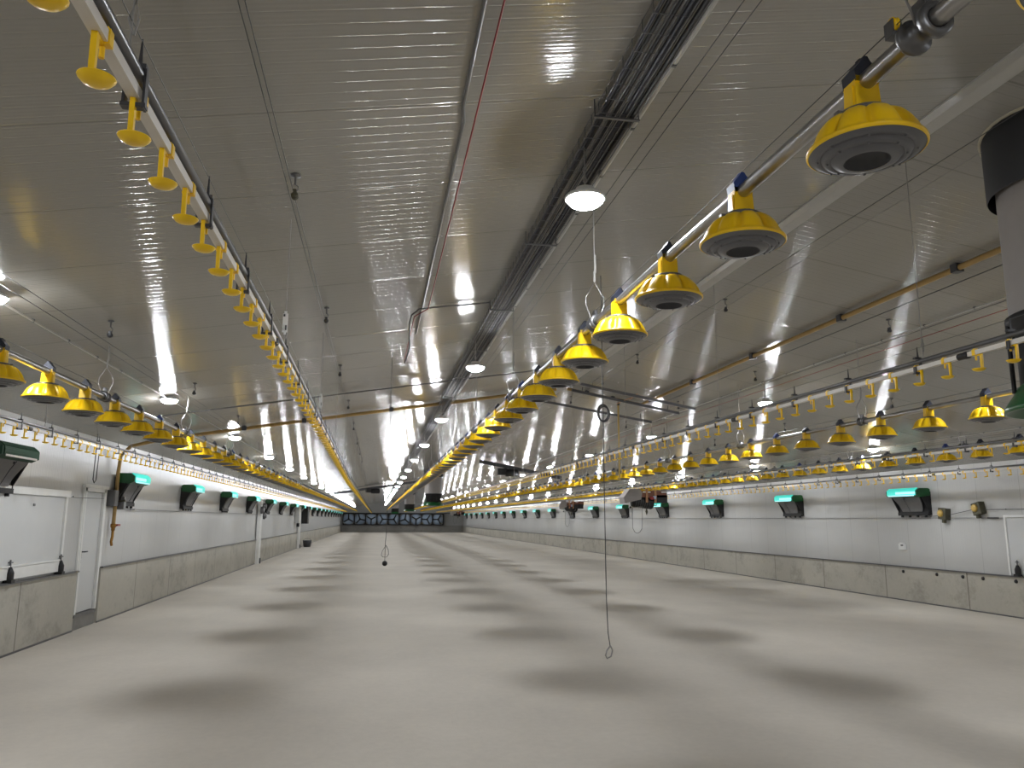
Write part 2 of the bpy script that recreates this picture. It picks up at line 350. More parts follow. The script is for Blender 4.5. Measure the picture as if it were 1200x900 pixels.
# ------------------------------------------------------------------ feed lines and pans
FEED = [  # name, x, pipe height, first pan y
    ('left feed line', -2.43, 2.715, 6.10),
    ('centre feed line', 1.32, 2.872, 1.81),
    ('inner right feed line', 5.40, 2.760, 6.03),
    ('outer right feed line', 9.20, 2.830, 9.73)]
FRONT = 97.0
def pan_parts():
    RZ = -0.195
    dome = MB()
    prof = [(0.152, -0.008), (0.158, -0.004), (0.158, 0.003), (0.150, 0.007), (0.146, 0.018), (0.138, 0.038), (0.126, 0.058), (0.110, 0.077), (0.090, 0.091), (0.066, 0.097), (0.0, 0.097)]
    def fn(r, z, a, i):
        k = {3: 0.3, 4: 0.8, 5: 1.0, 6: 1.0, 7: 0.9, 8: 0.6}.get(i, 0)
        lob = min(1.0, abs(math.sin(4.5*a))*1.25)**0.5
        return r*(1-0.17*k*(1-lob)), z-0.012*k*(1-lob)
    dome.lathe(prof, 90, (0, 0, RZ), 0, fn)
    neck = MB()
    neck.box((0, 0, -0.052), (0.080, 0.060, 0.096), 0, None, 0.90)
    neck.box((0, 0, 0.0), (0.073, 0.054, 0.020))
    neck.prism([(-0.036, -0.008), (0.036, -0.008), (0.036, 0.012), (-0.036, 0.012)], -0.030, 0.030)
    neck.lathe([(0.054, 0.094), (0.052, 0.104), (0.040, 0.112)], 24, (0, 0, RZ))
    neck.box((0.0385, 0, -0.05), (0.006, 0.036, 0.07)).box((-0.0385, 0, -0.05), (0.006, 0.036, 0.07))
    ring = MB().lathe([(0.050, 0.092), (0.070, 0.092), (0.074, 0.096), (0.070, 0.106), (0.05, 0.107)], 24, (0, 0, RZ)); ring.box((0.072, 0, RZ+0.098), (0.026, 0.02, 0.014)).box((-0.072, 0, RZ+0.098), (0.026, 0.02, 0.014))
    cap = MB(); cap.prism([(-0.036, -0.005), (0.036, -0.005), (0.039, 0.030), (0.012, 0.062), (0.006, 0.074), (-0.006, 0.074), (-0.012, 0.062), (-0.039, 0.030)], -0.030, 0.030)
    cap.box((0, 0, 0.070), (0.010, 0.020, 0.018))
    dish = MB(); dish.lathe([(0.153, -0.006), (0.146, -0.010), (0.136, -0.016), (0.124, -0.019), (0.122, -0.015), (0.119, -0.015), (0.115, -0.024), (0.098, -0.029), (0.096, -0.025), (0.093, -0.025), (0.087, -0.033), (0.068, -0.037), (0.061, -0.037)], 48, (0, 0, RZ))
    for rr, zz in ((0.128, -0.018), (0.102, -0.028)):
        for k in range(8):
            a = 2*PI*(k+0.3)/8; dish.lathe([(0.004, 0), (0.003, -0.004), (0, -0.005)], 6, (rr*math.cos(a), rr*math.sin(a), RZ+zz))
    well = MB(); well.lathe([(0.0615, -0.0365), (0.056, -0.028), (0.050, -0.012), (0.03, -0.006), (0.0, -0.002)], 32, (0, 0, RZ))
    return dome, neck, ring, cap, dish, well
D_, N_, R_, C_, I_, W_ = pan_parts()
small_pan = MB()
RZ = -0.195
small_pan.lathe([(0.158, -0.004), (0.148, 0.010), (0.138, 0.038), (0.110, 0.077), (0.06, 0.097), (0.040, 0.105), (0.036, 0.20)], 18, (0, 0, RZ), 0, lambda r, z, a, i: (r*(1-(0.08*(1-abs(math.sin(4.5*a))) if 0 < i < 4 else 0)), z))
small_pan.lathe([(0.156, -0.004), (0.122, -0.017), (0.075, -0.036), (0.0, -0.028)], 18, (0, 0, RZ), 1)
small_pan.lathe([(0.072, 0.092), (0.072, 0.106), (0.042, 0.107)], 12, (0, 0, RZ), 1)
small_pan.lathe([(0.046, -0.004), (0.046, 0.03), (0.006, 0.074), (0, 0.074)], 4, (0, 0, 0), 2, None, False)
PM = [M['yellow'], M['pangrey'], M['navy']]
cand = []
for li, (ln, x, z, y) in enumerate(FEED):
    k = 0; yy = y
    while yy-0.75 > Y0+0.6: yy -= 0.75
    while yy < FRONT-0.5:
        vis = in_view((x, yy, z-0.15), 240 if yy < 3 else 20); q = frame_pos((x, yy, z-0.15))
        cand.append((q[2] if (q and vis) else 999, li, x, yy, z)); yy += 0.75
vis = sorted([c_ for c_ in cand if c_[0] < 999])
keep = set((c_[1], round(c_[3], 3)) for c_ in vis[:300])
near = set((c_[1], round(c_[3], 3)) for c_ in vis[:110])
proto = None; sproto = None; cnt = [0]*4; rest_near = MB(); rest_n = 0
for (zc, li, x, yy, z) in sorted(cand, key=lambda c_: (c_[1], c_[3])):
    key = (li, round(yy, 3))
    if key not in keep:
        rest_near.merge(small_pan, Matrix.Translation((x, yy, z))); continue
    cnt[li] += 1; n = cnt[li]
    lab = 'yellow feeder pan with grey dish, %s from the camera on the %s' % (ordinal(n) if n > 1 else 'nearest', FEED[li][0])
    grp = 'feeder pans on the '+FEED[li][0]
    if key in near:
        if proto is None:
            proto = thing('feeder_pan', lab, 'feeder pan', (x, yy, z), 0, grp)
            a1 = D_.build('pan_dome', M['yellow'], proto, fix=False); b1 = N_.build('neck', M['yellow'], proto); c1 = R_.build('collar_ring', M['pangrey'], proto)
            d1 = C_.build('roof_cap', M['navy'], proto); e1 = I_.build('dish', M['pangrey'], proto); w1 = W_.build('feed_well', M['pandark'], e1)
            PK = [(a1, []), (b1, []), (c1, []), (d1, []), (e1, [w1])]
        else:
            o = dup(proto, (x, yy, z), lab, grp, None, PK)
            o.rotation_euler = (0, 0, 0)
            if (n*7+li*3) % 6 == 0:
                for ch in o.children:
                    if ch.name.startswith('roof_cap'):
                        ch.data = ch.data.copy(); ch.data.materials[0] = M['blue']; ch['label'] = 'blue roof cap'
    else:
        if sproto is None:
            sproto = small_pan.build('feeder_pan', PM, None, (x, yy, z), fix=False); tag(sproto, lab, 'feeder pan', grp)
        else:
            dup(sproto, (x, yy, z), lab, grp)
o = rest_near.build('feeder_pans', PM, fix=False); tag(o, 'the remaining small yellow feeder pans crowding the feed lines towards the far end', 'feeder pans', None, 'stuff')

def feed_line(ln, x, z, hang0, label):
    t_ = thing('feed_pipe', label, 'feed pipe', (x, 0, z), 0, 'feed lines')
    MB().tube([(0, Y0+0.15, 0), (0, FRONT, 0)], 0.0255, 16).build('pipe', M['galv'], t_)
    MB().tube([(0, Y0+0.15, 0.078), (0, FRONT, 0.078)], 0.0022, 4).build('guard_wire', M['wire'], t_)
    y = hang0
    first = None
    while y < FRONT-1:
        zt_ = cz(x)-z-0.03
        if first is None:
            c_ = MB(); c_.lathe([(0.028, -0.05), (0.045, -0.05), (0.047, -0.045), (0.047, -0.03), (0.032, -0.03), (0.032, 0.03), (0.047, 0.03), (0.047, 0.045), (0.045, 0.05), (0.028, 0.05)], 20)
            cc = MB().merge(c_, Matrix.Rotation(PI/2, 4, 'X')); cc.box((0, 0, 0.05), (0.018, 0.05, 0.06))
            clamp = cc.build('clamp', M['greymetal'], t_, (0, y, 0))
            hl = MB(); hl.tube([(0.03, -0.01, 0.0), (0.034, 0, 0.05), (0.06, 0, 0.12), (0.058, 0, 0.17), (0.0, 0, 0.27), (-0.058, 0, 0.17), (-0.06, 0, 0.12), (-0.034, 0, 0.05), (-0.03, -0.01, 0.0)], 0.0035, 6)
            loop = hl.build('hanger_loop', M['galv'], clamp)
            dc = MB(); dc.tube([(0, 0, 0.27), (0, 0, 0.34)], 0.008, 6).tube([(0.006, 0, 0.33), (0.006, 0, 0.45)], 0.006, 6).tube([(0, 0, 0.30), (0, 0, zt_)], 0.0035, 6)
            cord = dc.build('drop_cord', M['greywire'], t_, (0, y, 0))
            first = True
        else:
            c2 = clamp.copy(); COL.objects.link(c2); c2.parent = t_; c2.location = (0, y, 0)
            l2 = loop.copy(); COL.objects.link(l2); l2.parent = c2
            k2 = cord.copy(); COL.objects.link(k2); k2.parent = t_; k2.location = (0, y, 0)
        y += 3.0
feed_line(*FEED[0][:3], 1.30, 'galvanised feed pipe carrying the left row of yellow pans')
feed_line(*FEED[1][:3], 1.55, 'thick galvanised feed pipe running overhead carrying the centre row of pans')
feed_line(*FEED[2][:3], 1.85, 'galvanised feed pipe carrying the inner right row of yellow pans')
feed_line(*FEED[3][:3], 1.85, 'galvanised feed pipe carrying the outer right row of pans nearest the wall')
# small yellow and grey wheel clipped on the near clamp, and the sticker on the nearest big pan
t_ = thing('cord_pulley', 'small grey pulley with yellow wheel clipped above the near feed pipe coupler', 'pulley', (1.32, 1.66, 2.872+0.085))
wl_ = MB().merge(MB().lathe([(0.0, -0.006), (0.022, -0.006), (0.018, 0), (0.022, 0.006), (0, 0.006)], 16), Matrix.Rotation(PI/2, 4, 'Y')); wl_.build('wheel', M['yellow'], t_)
MB().box((-0.012, 0, -0.008), (0.004, 0.035, 0.036)).box((0.012, 0, -0.008), (0.004, 0.035, 0.036)).box((0, 0, -0.03), (0.03, 0.03, 0.014)).build('bracket', M['greymetal'], t_)

# ------------------------------------------------------------------ drinking lines and cups
def zline(pts):
    def f(y):
        if y <= pts[0][0]: return pts[0][1]
        for (a, za), (b, zb) in zip(pts, pts[1:]):
            if y <= b: return za+(zb-za)*(y-a)/(b-a)
        return pts[-1][1]
    return f
WATER = [
    ('left wall drinking line', -3.57, [(0, 2.555), (97, 2.555)], 8.60, 'drinking line along the left wall with a white pipe under a grey one'),
    ('left overhead drinking line', -0.59, [(0, 2.63), (5, 2.62), (9, 2.575), (16, 2.46), (44, 2.44), (97, 2.44)], 1.575, 'drinking line running overhead left of centre, white pipe beside grey tube'),
    ('middle drinking line', 3.40, [(0, 2.615), (97, 2.60)], 3.60, 'drinking line right of the centre feed line and left of the inner right one'),
    ('right drinking line', 7.30, [(0, 2.54), (97, 2.54)], 7.20, 'drinking line just behind the outer right row of pans'),
    ('right wall drinking line', 10.23, [(0, 2.505), (97, 2.505)], 10.87, 'drinking line along the right wall under the ceiling edge')]
def cup_parts():
    stem = MB()
    stem.prism([(-0.057, -0.010), (-0.020, -0.010), (-0.020, -0.020), (-0.044, -0.022), (-0.044, -0.098), (-0.055, -0.098), (-0.057, -0.04)], -0.006, 0.006, 0, 0)
    # prism in the y/z plane: vertical stem on the near side of the nipple
    sauc = MB().lathe([(0.0, -0.112), (0.014, -0.112), (0.028, -0.107), (0.036, -0.098), (0.037, -0.096), (0.034, -0.098), (0.02, -0.104), (0.0, -0.105)], 20, (0, -0.022, 0))
    clip = MB(); clip.box((0, -0.010, 0.0), (0.034, 0.022, 0.034)).box((0, -0.010, 0.019), (0.022, 0.014, 0.010)).tube([(0, -0.01, -0.02), (0, -0.01, -0.045)], 0.006, 6)
    return stem, sauc, clip
S_, U_, K_ = cup_parts()
small_cup = MB().box((0, -0.050, -0.055), (0.012, 0.012, 0.085)).box((0, -0.022, -0.103), (0.062, 0.068, 0.012)).box((0, -0.012, 0), (0.040, 0.028, 0.040))
cc = []
for li, (ln, x, zp, ya, lab) in enumerate(WATER):
    f = zline(zp); yy = ya
    while yy-0.25 > Y0+0.5: yy -= 0.25
    while yy < 96.5:
        p_ = (x, yy, f(yy)-0.05); q = frame_pos(p_); v_ = in_view(p_, 70 if yy < 3 else 10)
        cc.append((q[2] if (q and v_) else 999, li, x, yy, f(yy))); yy += 0.25
vis = sorted([c_ for c_ in cc if c_[0] < 999])
keep = set((c_[1], round(c_[3], 3)) for c_ in vis[:300])
cup_proto = None; rest = MB(); cnt = [0]*5
for (zc, li, x, yy, z) in sorted(cc, key=lambda c_: (c_[1], c_[3])):
    if (li, round(yy, 3)) not in keep:
        rest.merge(small_cup, Matrix.Translation((x, yy, z))); continue
    cnt[li] += 1; n = cnt[li]
    lab = 'small yellow drinking cup, %s from the camera under the %s' % (ordinal(n) if n > 1 else 'nearest', WATER[li][0])
    grp = 'drinking cups under the '+WATER[li][0]
    if cup_proto is None:
        cup_proto = thing('drinking_cup', lab, 'drinking cup', (x, yy, z), 0, grp)
        a = S_.build('stem', M['yellow'], cup_proto); b = U_.build('saucer', M['yellow'], cup_proto); k = K_.build('clip', M['yellow'], cup_proto)
        CK = [(a, []), (b, []), (k, [])]
    else: dup(cup_proto, (x, yy, z), lab, grp, None, CK)
o = rest.build('drinking_cups', M['yellow'], fix=False); tag(o, 'the remaining tiny yellow drinking cups under the drinking lines towards the far end', 'drinking cups', None, 'stuff')

def drinking_line(i, br0, drop0):
    ln, x, zp, ya, label = WATER[i]; f = zline(zp)
    t_ = thing('drinking_line', label, 'drinking line', (x, 0, 0), 0, 'drinking lines')
    ys = [Y0+0.15]+[p_[0] for p_ in zp if Y0 < p_[0] < 97]+[97.0]
    pm = MB()
    for a, b in zip(ys, ys[1:]):
        za, zb = f(a), f(b); w2 = 0.0135
        vs = [(-w2, a, za-w2), (w2, a, za-w2), (w2, a, za+w2), (-w2, a, za+w2), (-w2, b, zb-w2), (w2, b, zb-w2), (w2, b, zb+w2), (-w2, b, zb+w2)]
        pm.add(vs, [(0, 1, 2, 3), (4, 7, 6, 5), (0, 4, 5, 1), (1, 5, 6, 2), (2, 6, 7, 3), (3, 7, 4, 0)])
    pm.build('water_pipe', M['whitepipe'], t_)
    MB().tube([(0.006, y, f(y)+0.045) for y in ys], 0.015, 12).build('support_tube', M['greymetal'], t_)
    MB().tube([(0.006, y, f(y)+0.135) for y in ys], 0.0014, 4).build('guard_wire', M['wire'], t_)
    y = br0; first = None; k = 0; more = MB()
    bm_ = MB(); bm_.box((0.022, 0, 0.012), (0.006, 0.022, 0.10)).box((0, 0, -0.030), (0.055, 0.022, 0.010)).box((-0.022, 0, -0.008), (0.006, 0.022, 0.040)).box((0.0, 0, 0.068), (0.045, 0.022, 0.012)).box((0.006, 0, 0.105), (0.010, 0.008, 0.075), 0, None, 0.3)
    while y < 96.5:
        k += 1
        if k <= 100:
            if first is None: first = bm_.build('bracket', M['pandark'], t_, (0, y, f(y)))
            else: c2 = first.copy(); COL.objects.link(c2); c2.parent = t_; c2.location = (0, y, f(y))
        else: more.merge(bm_, Matrix.Translation((0, y, f(y))))
        y += 0.75
    if more.v: more.build('brackets', M['pandark'], t_, fix=False)['kind'] = 'stuff'
    y = drop0; n = 0
    while y < 96:
        zt_ = cz(x)-0.02; n += 1
        dc = MB(); dc.tube([(0.006, y, f(y)+0.07), (0.006, y, zt_)], 0.0025, 5)
        dc.tube([(0.012, y, f(y)+0.10), (0.02, y, f(y)+0.14), (0.012, y, f(y)+0.19), (-0.002, y, f(y)+0.14), (0.012, y, f(y)+0.10)], 0.003, 5)
        dc.build('drop_cord', M['greywire'], t_)
        y += 3.0
    # black pipe joints
    y = drop0-0.35 if i != 1 else 1.33
    while y < 60:
        MB().tube([(0, y-0.04, f(y)), (0, y-0.015, f(y)), (0, y-0.015, f(y)), (0, y+0.04, f(y))], [0.021, 0.024, 0.021, 0.021], 12).build('pipe_joint', M['black'], t_)
        y += 3.0
drinking_line(0, 8.43-0.75*15, 9.0-9); drinking_line(1, 1.78, 1.70); drinking_line(2, 3.58-0.75*3, 4.28-3); drinking_line(3, 3.3, 4.5); drinking_line(4, 11.47-12, 13.2-12)

# white hang tags on cords of the left overhead line and others
def hang_tag(x, y, z, label):
    t_ = thing('hang_tag', label, 'tag', (x, y, z), 0, 'white hook tags on the drop cords')
    b = MB(); b.box((0, 0, 0), (0.030, 0.006, 0.115)).box((0.0, 0, 0.064), (0.016, 0.006, 0.016)).box((0, 0, -0.064), (0.012, 0.006, 0.014))
    b.build('plate', M['white'], t_)
    MB().box((-0.006, -0.005, 0.045), (0.010, 0.004, 0.014)).box((0.005, -0.005, -0.03), (0.008, 0.004, 0.03)).build('slots', M['pandark'], t_)
hang_tag(-0.575, 4.62, 2.80, 'white hook tag on a cord over the left overhead line, nearest one')
hang_tag(-0.575, 7.66, 2.785, 'white hook tag on a cord over the left overhead line, second one')
hang_tag(-0.575, 13.7, 2.74, 'white hook tag on a cord over the left overhead line, third one')
hang_tag(3.406, 9.83, 2.845, 'white hook tag hanging just above the middle drinking line')

# ------------------------------------------------------------------ ceiling lamps
def lamp_proto():
    t_ = thing('ceiling_lamp', '', 'lamp', (0, 0, 0))
    MB().lathe([(0.0, 0.055), (0.05, 0.055), (0.055, 0.02), (0.105, 0.012), (0.112, 0.0), (0.112, -0.010), (0.10, -0.010)], 24).build('housing', M['white'], t_)
    MB().lathe([(0.0, -0.058), (0.045, -0.054), (0.080, -0.040), (0.098, -0.022), (0.104, -0.004)], 20).build('lens', M['lens'], t_)
    return t_, [(c_, []) for c_ in kids(t_)]
LP, LK = lamp_proto()
rows = [('left ceiling row', -2.65, 5.60, 4.68, 0.035), ('centre row beside the cable tray', 1.07, 3.85, 4.82, None),
        ('inner right row', 5.60, 10.40, 4.81, None), ('outer right ceiling row', 9.30, 13.25, 4.77, 0.035)]
HANG_Z = {1: 3.39, 2: 3.36}
chain = {}
for ri_, x_ in ((1, 1.07), (2, 5.60)):
    L_ = cz(x_)-HANG_Z[ri_]
    c_ = MB().tube([(0, 0, 0.05), (0, 0, L_-0.015)], 0.004, 6)
    for q in range(4): c_.tube([(0.010*math.cos(a*PI/5)*(1 if q % 2 else 0), 0.010*math.cos(a*PI/5)*(0 if q % 2 else 1), 0.075+0.03*q+0.018*math.sin(a*PI/5)) for a in range(10)], 0.0025, 5, closed=True)
    o_ = c_.build('chain', M['galv']); chain[ri_] = o_
used = False
for ri, (rn, x, y, dy, drop) in enumerate(rows):
    while y-dy > Y0+0.5: y -= dy
    n = 0; nb = 0
    while y < Y1-1:
        loc = (x, y, cz(x)-drop if drop else HANG_Z[ri])
        if in_view(loc, 10): n += 1; lab = 'round glowing lamp, %s from the camera in the %s' % (ordinal(n) if n > 1 else 'nearest', rn)
        else: nb += 1; lab = 'round lamp out of frame, %s of the %s' % (ordinal(nb), rn)
        if not used: LP.location = loc; LP['label'] = lab; LP['group'] = rn; used = True
        else: dup(LP, loc, lab, rn, None, LK+([(chain[ri], [])] if ri in chain else []))
        y += dy

for o_ in chain.values(): bpy.data.objects.remove(o_)
# conduits that feed the lamp rows
def conduit(x, drop, label, r=0.008, mt=None, clip=0.6):
    t_ = thing('conduit', label, 'conduit', (x, 0, cz(x)-drop), 0, 'lamp conduits')
    MB().tube([(0, Y0+0.1, 0), (0, Y1-1, 0)], r, 8).build('tube', mt or M['trimwhite'], t_)
    y = 0.7; first = None
    while y < 55:
        if first is None: first = MB().box((0, 0, r*0.8), (r*2.6, 0.02, r*2.2)).box((0.0, 0, -r), (r*1.4, 0.016, 0.008)).build('clip', M['greymetal'], t_, (0, y, 0))
        else: c_ = first.copy(); COL.objects.link(c_); c_.parent = t_; c_.location = (0, y, 0)
        y += clip
conduit(-2.66, 0.03, 'thin white conduit along the left row of lamps', clip=0.7)
conduit(1.30, 0.045, 'white conduit beside the cable tray feeding the centre lamps', 0.014)
conduit(5.62, 0.03, 'thin white conduit along the inner right row of lamps', clip=0.7)
conduit(9.30, 0.03, 'thin white conduit along the outer right row of lamps', clip=0.7)

# ------------------------------------------------------------------ wire mesh cable tray
tx = 1.13; tz = cz(tx)-0.115
t_ = thing('cable_tray', 'wire mesh cable tray with black cables under the ceiling near the centre lamps', 'cable tray', (tx, 0, tz))
rl = MB()
for dx, dz in ((-0.10, 0.0), (-0.05, 0.0), (0.0, 0.0), (0.05, 0.0), (0.10, 0.0), (-0.10, 0.055), (0.10, 0.055)):
    rl.tube([(dx, Y0+0.1, dz), (dx, 96, dz)], 0.0028, 5)
rl.build('long_wires', M['greymetal'], t_)
hoops = MB(); first = None; y = 0.3; k = 0
hp = MB().tube([(-0.103, 0, 0.058), (-0.103, 0, -0.003), (0.103, 0, -0.003), (0.103, 0, 0.058)], 0.0028, 5)
while y < 95:
    k += 1
    if k <= 100:
        if first is None: first = hp.build('cross_wire', M['greymetal'], t_, (0, y, 0))
        else: c_ = first.copy(); COL.objects.link(c_); c_.parent = t_; c_.location = (0, y, 0)
    else: hoops.merge(hp, Matrix.Translation((0, y, 0)))
    y += 0.13 if k < 100 else 0.4
hoops.build('cross_wires', M['greymetal'], t_)['kind'] = 'stuff'
for j, (dx, r, mt) in enumerate(((0.085, 0.013, 'black'), (0.060, 0.012, 'black'), (0.034, 0.012, 'navy'), (0.012, 0.009, 'black'), (-0.02, 0.006, 'wire'), (0.072, 0.010, 'black'), (0.046, 0.009, 'black'), (-0.045, 0.010, 'black'), (-0.07, 0.009, 'navy'), (-0.005, 0.010, 'black'))):
    pts = [(dx+0.006*math.sin(y*0.9+j*2), y, 0.016+(0.02 if j > 4 else 0)+0.003*math.sin(y*1.3+j)) for y in [Y0+0.1+1.2*q for q in range(83)]]
    MB().tube(pts, r, 6).build('cable', M[mt], t_)
first = None; y = 3.45
while y < 95:
    if first is None: first = MB().box((0, 0, -0.010), (0.24, 0.018, 0.008)).tube([(-0.115, 0, -0.01), (-0.115, 0, 0.085)], 0.004, 6).tube([(0.115, 0, -0.01), (0.115, 0, 0.12)], 0.004, 6).build('hanger', M['greymetal'], t_, (0, y, 0))
    else: c_ = first.copy(); COL.objects.link(c_); c_.parent = t_; c_.location = (0, y, 0)
    y += 1.84

# ------------------------------------------------------------------ pull cables and ropes under the ceiling
def long_wire(x, drop, r, mt, label, name='pull_cable', y0=Y0+0.1, y1=96.0):
    o = MB().tube([(0, y0, 0), (0, y1, 0)], r, 6).build(name, M[mt], None, (x, 0, cz(x)-drop)); return tag(o, label, 'cable', 'cables under the ceiling')
long_wire(-0.545, 0.05, 0.0028, 'wire', 'thin steel pull cable over the left overhead drinking line, left strand')
long_wire(-0.52, 0.055, 0.0028, 'wire', 'thin steel pull cable over the left overhead drinking line, right strand')
long_wire(-2.38, 0.05, 0.0028, 'wire', 'thin steel pull cable beside the left row of lamps, inner strand')
long_wire(-2.46, 0.06, 0.0028, 'wire', 'thin steel pull cable beside the left row of lamps, outer strand')
long_wire(1.42, 0.06, 0.003, 'wire', 'steel pull cable right of the white centre conduit, nearer one')
long_wire(1.50, 0.06, 0.003, 'wire', 'steel pull cable right of the white centre conduit, further one')
long_wire(3.62, 0.06, 0.003, 'wire', 'steel pull cable just right of the ridge strip')
long_wire(3.75, 0.06, 0.0025, 'greywire', 'pale pull cable a little right of the ridge strip')
long_wire(5.05, 0.06, 0.005, 'wire', 'dark cable running beside the long yellow gas pipe')
long_wire(5.62, 0.06, 0.0035, 'wire', 'dark steel cable on the right ceiling slope beside a red rope')
long_wire(5.74, 0.08, 0.0035, 'red', 'thin red rope along the right ceiling slope', 'red_rope')
o = MB().tube([(0.42, Y0+0.1, cz(0.42)-0.04), (0.42, 7.1, cz(0.42)-0.04), (0.30, 7.3, cz(0.3)-0.05), (0.28, 9.6, cz(0.28)-0.03)], 0.0045, 6).build('red_rope', M['red'])
tag(o, 'thin red rope stretched along the ceiling left of the cable tray', 'rope')
o = MB().tube([(0.35, Y0+0.1, cz(0.35)-0.012), (0.35, 3.45, cz(0.35)-0.012), (0.37, 3.6, cz(0.37)-0.012), (0.36, 8.2, cz(0.36)-0.012)], 0.009, 8).build('grey_conduit', M['greymetal'])
tag(o, 'thin grey conduit fixed to the ceiling beside the red rope', 'conduit')
o = MB().tube([(1.02, 7.15, cz(1.02)-0.03), (0.6, 7.15, cz(0.6)-0.02), (0.34, 7.15, cz(0.34)-0.02), (0.27, 7.2, cz(0.27)-0.06), (0.25, 7.25, 3.5), (0.26, 7.3, 3.27), (0.22, 7.3, 3.12)], 0.008, 8).build('hanging_cable', M['greymetal'])
tag(o, 'grey cable from the tray across the ceiling with a dangling end', 'cable')

# ceiling hooks with small pulleys
def hook(x, y, label, big=1.0):
    t_ = thing('ceiling_hook', label, 'hook', (x, y, cz(x)), 0, 'ceiling hooks with small pulleys')
    MB().lathe([(0.0, -0.001), (0.024*big, -0.001), (0.024*big, -0.012), (0.006, -0.016), (0.006, -0.06), (0.0, -0.06)], 14).tube([(0.0, 0, -0.055), (0.016, 0, -0.07), (0.016, 0, -0.09), (0, 0, -0.10), (-0.012, 0, -0.09)], 0.0035, 6).build('screw_eye', M['greymetal'], t_)
    pm = MB().merge(MB().lathe([(0.0, -0.012), (0.020, -0.012), (0.013, 0), (0.020, 0.012), (0, 0.012)], 14), Matrix.Translation((0, 0, -0.125)) @ Matrix.Rotation(PI/2, 4, 'X'))
    pm.box((0, 0, -0.105), (0.018, 0.032, 0.03)).build('pulley', M['olive'] if big > 1 else M['pandark'], t_)
for i, y in enumerate((4.11, 6.85, 9.5, 12.4, 15.4, 18.4, 21.4, 24.4)): hook(-0.50, y, 'ceiling hook with pulley above the left overhead drinking line, %s from the camera' % (ordinal(i+1) if i else 'nearest'), 1.2 if i == 0 else 1)
for i, y in enumerate((6.6, 9.6, 12.6, 15.6)): hook(-2.2, y, 'ceiling hook with pulley between the left lamps and pans, %s from the camera' % (ordinal(i+1) if i else 'nearest'))
for i, y in enumerate((7.66, 10.6, 12.4, 14.6)): hook(3.71, y, 'ceiling hook with pulley just right of the ridge, %s from the camera' % (ordinal(i+1) if i else 'nearest'))
for i, y in enumerate((7.13, 10.1, 13.0, 16.0)): hook(5.30, y, 'ceiling hook with pulley beyond the long gas pipe, %s from the camera' % (ordinal(i+1) if i else 'nearest'))
for i, y in enumerate((9.9, 12.9, 15.9)): hook(7.30, y, 'ceiling hook with pulley high on the right slope, %s from the camera' % (ordinal(i+1) if i else 'nearest'))

# ------------------------------------------------------------------ gas pipes
def run(name, pts, r, mt, label, cat, clips=None, clip_mat='pandark', group=None):
    t_ = thing(name, label, cat, pts[0], 0, group); o = Vector(pts[0])
    MB().tube([Vector(p_)-o for p_ in pts], r, 10).build('tube', M[mt], t_)
    for q in clips or []:
        MB().box(Vector(q)-o, (r*2.6, r*2.6, r*2.6)).tube([Vector(q)-o, Vector(q)-o+Vector((0, 0, r*2.6))], r*0.5, 6).build('clip', M[clip_mat], t_)
    return t_
gy = 13.75
XP = 4.86
run('gas_pipe', [(XP, Y0+0.1, cz(XP)-0.045), (XP, gy, cz(XP)-0.045), (XC+0.1, gy, cz(XC+0.1)-0.05)], 0.028, 'gas', 'long yellow gas pipe along the right ceiling slope turning to the ridge', 'gas pipe',
    [(XP, y, cz(XP)-0.045) for y in (2.5, 5.6, 7.3, 9.3, 11.3, 13.2)]+[(4.3, gy, cz(4.3)-0.045), (3.8, gy, cz(3.8)-0.045)], group='gas pipes')
lat = [(XC-0.1, gy+0.05, cz(XC-0.1)-0.06), (-0.6, gy+0.05, cz(-0.6)-0.05), (-3.6, gy+0.1, cz(-3.6)-0.05), (-4.15, gy+0.2, cz(-4.15)-0.09), (XL+0.09, gy+0.22, cz(XL)-0.22), (XL+0.07, gy+0.23, 2.4), (XL+0.07, gy+0.23, 1.55)]
g_ = run('gas_pipe', lat, 0.030, 'gas', 'yellow gas pipe crossing the left ceiling slope and dropping beside the door', 'gas pipe', [(x, gy+0.05, cz(x)-0.05) for x in (2.6, 1.2, 0.2, -1.3, -2.3, -3.2)], group='gas pipes')
vo = Vector(lat[0])
vl = MB(); p0 = Vector((XL+0.07, gy+0.23, 1.5))-vo
vl.lathe([(0.0, 0.06), (0.045, 0.05), (0.045, 0.0), (0.03, -0.02), (0.03, -0.06), (0.0, -0.06)], 12, p0).tube([p0+Vector((0, 0, -0.05)), p0+Vector((0, 0, -0.16)), p0+Vector((0, -0.04, -0.24)), p0+Vector((0, 0.0, -0.30))], 0.022, 8)
vl.build('stop_valve', M['valve'], g_)
MB().box(p0+Vector((0.06, 0.06, 0.03)), (0.03, 0.12, 0.03)).tube([p0, p0+Vector((0.07, 0, 0.03))], 0.012, 6).build('valve_handle', M['valvered'], g_)
run('drop_pipe', [(4.46, 13.9, cz(4.46)-0.10), (4.46, 13.9, 2.40)], 0.016, 'gaspole', 'slim pale yellow gas pipe dropping vertically from the grey ceiling bars', 'gas pipe', [(4.46, 13.9, cz(4.46)-0.10)])
# twin hose loops of the gas branch near the bars
o = MB().tube([(4.5, 12.9, cz(4.5)-0.05), (4.42, 13.1, cz(4.4)-0.14), (4.50, 13.3, cz(4.4)-0.08), (4.40, 13.6, cz(4.4)-0.12), (4.44, 13.9, cz(4.4)-0.10)], 0.010, 8).build('gas_hose', M['tan']); tag(o, 'short tan hose joining the gas pipe to the vertical drop', 'hose')

